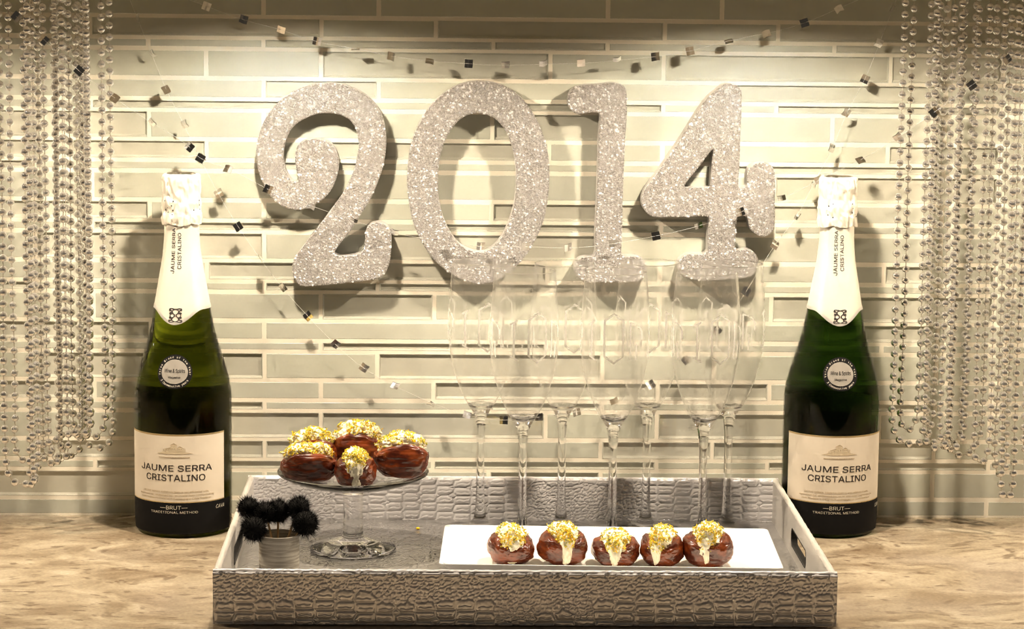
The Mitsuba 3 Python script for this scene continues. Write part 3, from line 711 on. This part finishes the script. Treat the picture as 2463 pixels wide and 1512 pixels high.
W_, D_ = 0.2815, 0.1440
pr = [rrect(W_ - 0.052, D_ - 0.048, 0.006, 0.0), rrect(W_ - 0.046, D_ - 0.042, 0.008, 0.0006), rrect(W_ - 0.004, D_ - 0.004, 0.006, 0.0192), rrect(W_, D_, 0.005, 0.0205), rrect(W_, D_, 0.005, 0.0212),
      rrect(W_ - 0.001, D_ - 0.001, 0.005, 0.0216), rrect(W_ - 0.006, D_ - 0.006, 0.005, 0.0210), rrect(W_ - 0.020, D_ - 0.020, 0.008, 0.0150), rrect(W_ - 0.036, D_ - 0.036, 0.010, 0.0110), rrect(W_ - 0.060, D_ - 0.060, 0.008, 0.0102)]
pm = loops(pr, cap=True)
pm.apply_transform(PM)
put('rectangular_plate', pm, 'm_porcelain', 35, label='white rectangular porcelain plate holding five stuffed dates', cat='plate')


# ---------------------------------------------------------------- stuffed dates
def blob(sub, rad, amp, freq, seed, flat_below=None):
    m = trimesh.creation.icosphere(sub, 1.0)
    v = m.vertices.copy()
    n_ = mfbm(v * freq + seed * 3.7, 3) - 0.5
    v = v * np.asarray(rad) * (1 + amp * n_)[:, None]
    m.vertices = v
    return m


def stuffed_date(lab, c, a, b, h, yaw, seed, spill, group):
    """Half-length a, half-width b, height h of the fruit; c: the point it stands on."""
    k = thing('stuffed_date', lab, 'stuffed date', group)
    g = np.random.default_rng(seed)
    R = trimesh.transformations.rotation_matrix(yaw, [0, 0, 1])
    Tm = mat(c) @ R
    m = trimesh.creation.icosphere(5, 1.0)
    v = m.vertices.copy()
    e = np.sign(v) * np.abs(v) ** np.array([0.92, 0.85, 0.9])
    wr = mfbm(np.c_[v[:, 0] * 1.6, v[:, 1] * 5, v[:, 2] * 5] + seed, 3) - 0.5
    lump = mfbm(v * 1.4 + seed * 2.1, 2) - 0.5
    s = 1 + 0.10 * wr + 0.22 * lump
    v = e * np.array([a, b, h * 0.5]) * s[:, None]
    # the slit along the top, opened by the filling
    w_open = np.exp(-(v[:, 1] / (b * 0.55)) ** 2) * np.clip((v[:, 2]) / (h * 0.5), 0, 1) * (np.abs(v[:, 0]) < a * 0.95)
    v[:, 2] -= w_open * h * 0.22
    lip = np.exp(-((np.abs(v[:, 1]) - b * 0.72) / (b * 0.22)) ** 2) * np.clip(v[:, 2] / (h * 0.5), 0, 1)
    v[:, 2] += lip * h * 0.05
    v[:, 2] = np.maximum(v[:, 2] + h * 0.47, 0.0 + 0.0003 * wr)
    m.vertices = v
    m.apply_transform(Tm)
    put(k + '__flesh', m, 'm_date', True)
    top = h * 0.80
    cr = blob(4, (a * 0.84, b * 0.58, h * 0.32), 0.6, 3.2, seed)
    cv = cr.vertices.copy()
    cv[:, 2] += top
    lumps = mfbm(cr.vertices / np.array([a, b, h]) * 9 + seed, 3) - 0.5
    cv += 0.0030 * lumps[:, None] * np.array([0.7, 0.7, 1])
    cr.vertices = cv
    parts = [cr]
    if spill:
        s_ = blob(4, (a * 0.30, b * 0.42, h * 0.46), 0.5, 2.6, seed + 5)
        sv = s_.vertices.copy()
        sv[:, 1] *= (0.75 + 0.5 * g.random()) * (0.70 + 0.30 * np.clip(sv[:, 2] / (h * 0.46) * 0.7 + 0.5, 0, 1))
        s_.vertices = sv
        s_.apply_translation((-a * g.uniform(0.70, 0.80), g.normal(0, 0.002), h * g.uniform(0.52, 0.66)))
        parts.append(s_)
    cr = cat_(*parts)
    cr.apply_transform(Tm)
    put(k + '__filling', cr, 'm_cream', True)
    vv, nn = np.asarray(cr.vertices), np.asarray(cr.vertex_normals)
    zmax = vv[:, 2].max()
    wgt = np.clip((vv[:, 2] - (zmax - h * 0.62)) / (h * 0.35), 0, 1) * (nn[:, 2] > -0.2) * np.clip(0.25 + 1.6 * (mfbm(vv * 160 + seed, 2) - 0.36) * 3, 0.04, 1)
    wgt[vv[:, 2] < c[2] + h * 0.55] *= 0.12

    def chips(n, size, stretch, sub):
        i = g.choice(len(vv), n, p=wgt / wgt.sum())
        base = vv[i] + nn[i] * 0.0004 + g.normal(0, 0.0005, (n, 3))
        q = np.array([[1, 1, 1], [-1, -1, 1], [-1, 1, -1], [1, -1, -1]], float) * 0.6
        o = trimesh.creation.octahedron() if hasattr(trimesh.creation, 'octahedron') else None
        shape_v = np.vstack([q, -0.5 * q]) if sub else q
        V, F = [], []
        hull = trimesh.Trimesh(shape_v).convex_hull
        hv, hf = np.asarray(hull.vertices), np.asarray(hull.faces)
        for b_ in base:
            rot_ = trimesh.transformations.random_rotation_matrix(g.random(3))[:3, :3]
            sc = size * g.uniform(0.6, 1.4) * np.array([1, 1, 1.0]) * np.array([stretch, 1 / stretch ** 0.5, 1 / stretch ** 0.5])
            F.append(hf + len(V) * len(hv))
            V.append((hv * sc * (1 + g.normal(0, 0.15, hv.shape))) @ rot_.T + b_)
        return trimesh.Trimesh(np.vstack(V), np.vstack(F), process=False)

    put(k + '__nut_crumbs', chips(680, 0.00074, 1.25, True), 'm_nut', kind='stuff', label='chopped pale pistachio crumbs')
    put(k + '__nut_crumbs', chips(110, 0.00078, 1.3, True), 'm_green_nut', kind='stuff', label='darker green pistachio bits')
    put(k + '__zest', chips(190, 0.00086, 2.3, False), 'm_zest', kind='stuff', label='bright yellow grated lemon zest')


plate_dates = [(-0.0085, 0.0196, 0.029), (0.0349, 0.0210, 0.031), (0.0789, 0.0206, 0.026), (0.1177, 0.0186, 0.029), (0.1558, 0.0210, 0.032)]
ORD = ['leftmost', 'second from left', 'middle', 'second from right', 'rightmost']
for i, (x, b, h) in enumerate(plate_dates):
    yy = -0.2480 - 0.0454 * (x - 0.0747)
    stuffed_date(f'date stuffed with cream and nut crumbs, {ORD[i]} of five on white plate', (x, yy, 0.0046 + 0.0105), 0.0235, b, h, math.pi / 2 + rng.uniform(-0.15, 0.15), 31 + i, True, 'stuffed dates on the white plate')

# ---------------------------------------------------------------- glass cake stand with dates
SX, SY = -0.1424, -0.1534
ST = [(0, 0.0), (0.0300, 0.0), (0.0365, 0.0003), (0.0375, 0.0016), (0.0368, 0.0032), (0.0280, 0.0058), (0.0160, 0.0092), (0.0100, 0.0114), (0.0092, 0.0126), (0.0088, 0.0150), (0.0084, 0.0330), (0.0086, 0.0480), (0.0094, 0.0510), (0.0094, 0.0526),
      (0.0180, 0.0542), (0.0340, 0.0570), (0.0500, 0.0612), (0.0600, 0.0652), (0.0648, 0.0680), (0.0656, 0.0696), (0.0646, 0.0702), (0.0600, 0.0680), (0.0480, 0.0642), (0.0300, 0.0610), (0, 0.0604)]
k = thing('cake_stand', 'small clear glass pedestal stand holding stuffed dates at the left of the tray', 'cake stand')
put(k + '__pedestal', lathe(ST, 96, (SX, SY, 0.0046)), 'm_glass', 40)
PZ = 0.0046 + 0.0616
stand = [('left front', (-0.1800, -0.1700, PZ + 0.0022), 0.0245, 0.0150, 0.0300, 0.10, False), ('left back', (-0.1790, -0.1300, PZ + 0.0035), 0.0225, 0.0150, 0.0330, 0.35, False),
         ('back middle', (-0.1390, -0.1180, PZ + 0.0040), 0.0235, 0.0155, 0.0370, -0.20, False), ('right', (-0.1005, -0.1560, PZ + 0.0030), 0.0245, 0.0160, 0.0350, 0.16, False),
         ('front middle', (-0.1395, -0.1880, PZ + 0.0012), 0.0180, 0.0178, 0.0300, math.pi / 2, True)]
for i, (nm, c_, a_, b_, h_, yaw, sp) in enumerate(stand):
    stuffed_date(f'brown date stuffed with cream and yellow crumbs, {nm} on the glass stand', c_, a_, b_, h_, yaw, 51 + i, sp, 'stuffed dates on the glass stand')

# ---------------------------------------------------------------- cup of tinsel picks
CX, CY = -0.2012, -0.2555
cup = [(0.0152, 0.0), (0.0160, 0.0006)]
for i in range(9):
    zz = 0.0012 + i * 0.0040
    cup += [(0.0164 + 0.0003 * (i % 2), zz), (0.0168, zz + 0.0020)]
cup = [(0, 0.0)] + cup + [(0.0168, 0.0372), (0.0164, 0.0376), (0.0156, 0.0372), (0.0152, 0.0100), (0.0150, 0.0030), (0, 0.0026)]
put('small_cup', lathe(cup, 64, (CX, CY, 0.0046)), 'm_cup', 40, label='small pale ribbed cup holding black tinsel picks at the left of the tray', cat='cup')
POMS = [('upper left', (-0.2271, -0.2400, 0.0603), 0.0087), ('lower left', (-0.2214, -0.2640, 0.0485), 0.0103), ('upper middle left', (-0.2128, -0.2480, 0.0585), 0.0090), ('upper middle', (-0.2026, -0.2400, 0.0575), 0.0096),
        ('upper right', (-0.1857, -0.2420, 0.0608), 0.0093), ('lower right', (-0.1796, -0.2560, 0.0512), 0.0107)]
for i, (nm, c_, r_) in enumerate(POMS):
    k = thing('cocktail_pick', f'wooden pick with a black tinsel pompom, {nm} one in the small cup', 'cocktail pick', 'tinsel picks in the cup')
    g = np.random.default_rng(70 + i)
    c_ = np.array(c_)
    foot = np.array([CX + (c_[0] - CX) * -0.25 + g.normal(0, 0.002), CY + g.normal(0, 0.003), 0.0085])
    put(k + '__stick', tube([foot, (foot + c_) / 2, c_], 0.0009, 8), 'm_wood', True)
    core = trimesh.creation.icosphere(3, r_ * 0.94)
    core.apply_translation(c_)
    d = g.normal(0, 1, (1300, 3))
    d /= np.linalg.norm(d, axis=1, keepdims=True)
    a = np.cross(d, g.normal(0, 1, d.shape))
    a /= np.linalg.norm(a, axis=1, keepdims=True)
    b = np.cross(d, a)
    ln = (r_ * g.uniform(1.06, 1.28, len(d)))[:, None]
    w = 0.00033
    jit = g.normal(0, 0.12, d.shape)
    V = np.stack([c_ + d * r_ * 0.7 + a * w, c_ + d * r_ * 0.7 - a * w * 0.5 + b * w * 0.9, c_ + d * r_ * 0.7 - a * w * 0.5 - b * w * 0.9, c_ + (d + jit) * ln], 1).reshape(-1, 3)
    F = (np.arange(len(d))[:, None, None] * 4 + np.array([[0, 1, 3], [1, 2, 3], [2, 0, 3]])[None]).reshape(-1, 3)
    pk = put(k + '__pompom', core, 'm_tinsel_core', True)
    put(pk + '__tinsel', trimesh.Trimesh(V, F, process=False), 'm_tinsel', kind='stuff', label='spiky black tinsel bristles')

cb = blob(2, (0.0018, 0.0015, 0.0011), 0.7, 2.5, 4)
cb.apply_translation((-0.0857, -0.0759, 0.0056))
put('crumb', cb, 'm_zest', True, label='tiny yellow crumb lying alone on the silver tray floor', cat='crumb')

# ---------------------------------------------------------------- bead necklaces
NECK_LABEL = {0: ('silver bead strand cut off by the left edge of the photo', None), 1: ('lone silver bead strand second from the left edge of the photo', None),
              2: ('darker silver bead strand, lowest hanging one at the left of the wall', None), 7: ('silver bead strand with its outer side left of the last column before the left bottle', None),
              8: ('silver bead strand nearest to the left bottle', None), 10: ('silver bead strand nearest to the right bottle', None), 11: ('second column of silver beads from the right bottle', None),
              18: ('silver bead strand at the right, lowest hanging of all', None), 19: ('silver bead strand cut off by the right edge of the photo', None)}
bead_ply = mikit.ply(trimesh.creation.icosphere(3, 1.0), 'm_bead', True)
for i, (xl, xr, zb, Yd) in enumerate(NECKLACES):
    left = i < 10
    side = 'left' if left else 'right'
    lab, grp = NECK_LABEL.get(i, (None, None)) if i in NECK_LABEL else ((f'silver bead strand inside the dense cluster at the {side} of the tiled wall'), f'silver bead strands in the {side} cluster')
    k = thing('bead_necklace', lab, 'bead necklace', grp)
    g = np.random.default_rng(100 + i)
    xl, xr, zb, Yd = xl / 1000, xr / 1000, zb / 1000, Yd / 1000
    w = (xr - xl) / 2
    hh = max(0.018, min(0.045, w * 1.6))
    n = 26
    t = np.linspace(np.pi, 2 * np.pi, n)
    xm = (xl + xr) / 2
    y2 = Yd + g.uniform(-0.008, 0.008)
    U_ = np.c_[xm + w * np.sign(np.cos(t)) * np.abs(np.cos(t)) ** 0.75, np.linspace(Yd, y2, n), zb + hh * (1 + np.sin(t))]
    U_[:, 0] += g.normal(0, 0.15) * w * np.sin(t - np.pi) * 0.8
    top = 0.503
    zs = np.linspace(top, zb + hh, 40)[:-1]
    sway = lambda ph, z: 0.0010 * np.sin(z * 22 + ph) * (top - z) / top
    lp = np.c_[xl + sway(g.uniform(0, 6), zs), zs * 0 + Yd, zs]
    rp = np.c_[xr + sway(g.uniform(0, 6), zs), zs * 0 + y2, zs][::-1]
    path = np.vstack([lp, U_, rp])
    s = np.concatenate([[0], np.cumsum(np.linalg.norm(np.diff(path, axis=0), axis=1))])
    step = 0.0102
    at_ = np.arange(g.uniform(0, step), s[-1], step)
    pts = np.stack([np.interp(at_, s, path[:, j]) for j in range(3)], 1)
    put(k + '__cord', tube(path, 0.00035, 5), 'm_cord', True)
    br = 0.00335 if i % 3 else 0.0035
    vis = pts[(pts[:, 2] < 0.49)]
    for p_ in vis:
        put(k + '__bead', {**bead_ply, 'to_world': T().translate([float(c) for c in p_]).scale(br)}, None)

# ---------------------------------------------------------------- sequin garlands
GAR_LABEL = ['mirror sequin garland, the shallow upper swag above the silver numbers', 'mirror sequin garland swagged across the lower part of the silver numbers', 'mirror sequin garland, the long deep loop passing behind the champagne flutes']
sq = []
for bend in (0.12, 0.35):
    n = 6
    u = np.linspace(-1, 1, n)
    prof = np.stack([u, bend * np.abs(u)], 1)
    top_ = loops([np.c_[prof[:, 0], prof[:, 1], prof[:, 0] * 0 - 1], np.c_[prof[:, 0], prof[:, 1], prof[:, 0] * 0 + 1]], closed_path=False)
    bot_ = top_.copy()
    bot_.vertices = bot_.vertices + [0, 0.12, 0]
    bot_.invert()
    sq.append(mikit.ply(cat_(top_, bot_), 'm_sequin'))
for gi, pts in enumerate(GARLANDS):
    k = thing('sequin_garland', GAR_LABEL[gi], 'garland', None)
    g = np.random.default_rng(200 + gi)
    p = np.array(pts) / 1000
    ends = np.vstack([p[0] + (p[0] - p[1]) * 0.6, p, p[-1] + (p[-1] - p[-2]) * 0.6])
    put(k + '__line', tube(curve(ends, 5), 0.00016, 4), 'm_line', True)
    tan = np.gradient(p, axis=0)
    for i, q in enumerate(p):
        t_ = tan[i] / np.linalg.norm(tan[i])
        roll = math.degrees(math.atan2(t_[2], t_[0]))
        spin = float(g.choice([g.normal(0, 36), g.normal(0, 30), g.uniform(-90, 90)]))
        yaw = float(g.normal(0, 12))
        tw = T().translate([float(c) for c in q]).rotate([0, 1, 0], -roll).rotate([1, 0, 0], spin).rotate([0, 0, 1], yaw).scale(0.0037)
        put(k + '__sequin', {**sq[i % 2], 'to_world': tw}, None)
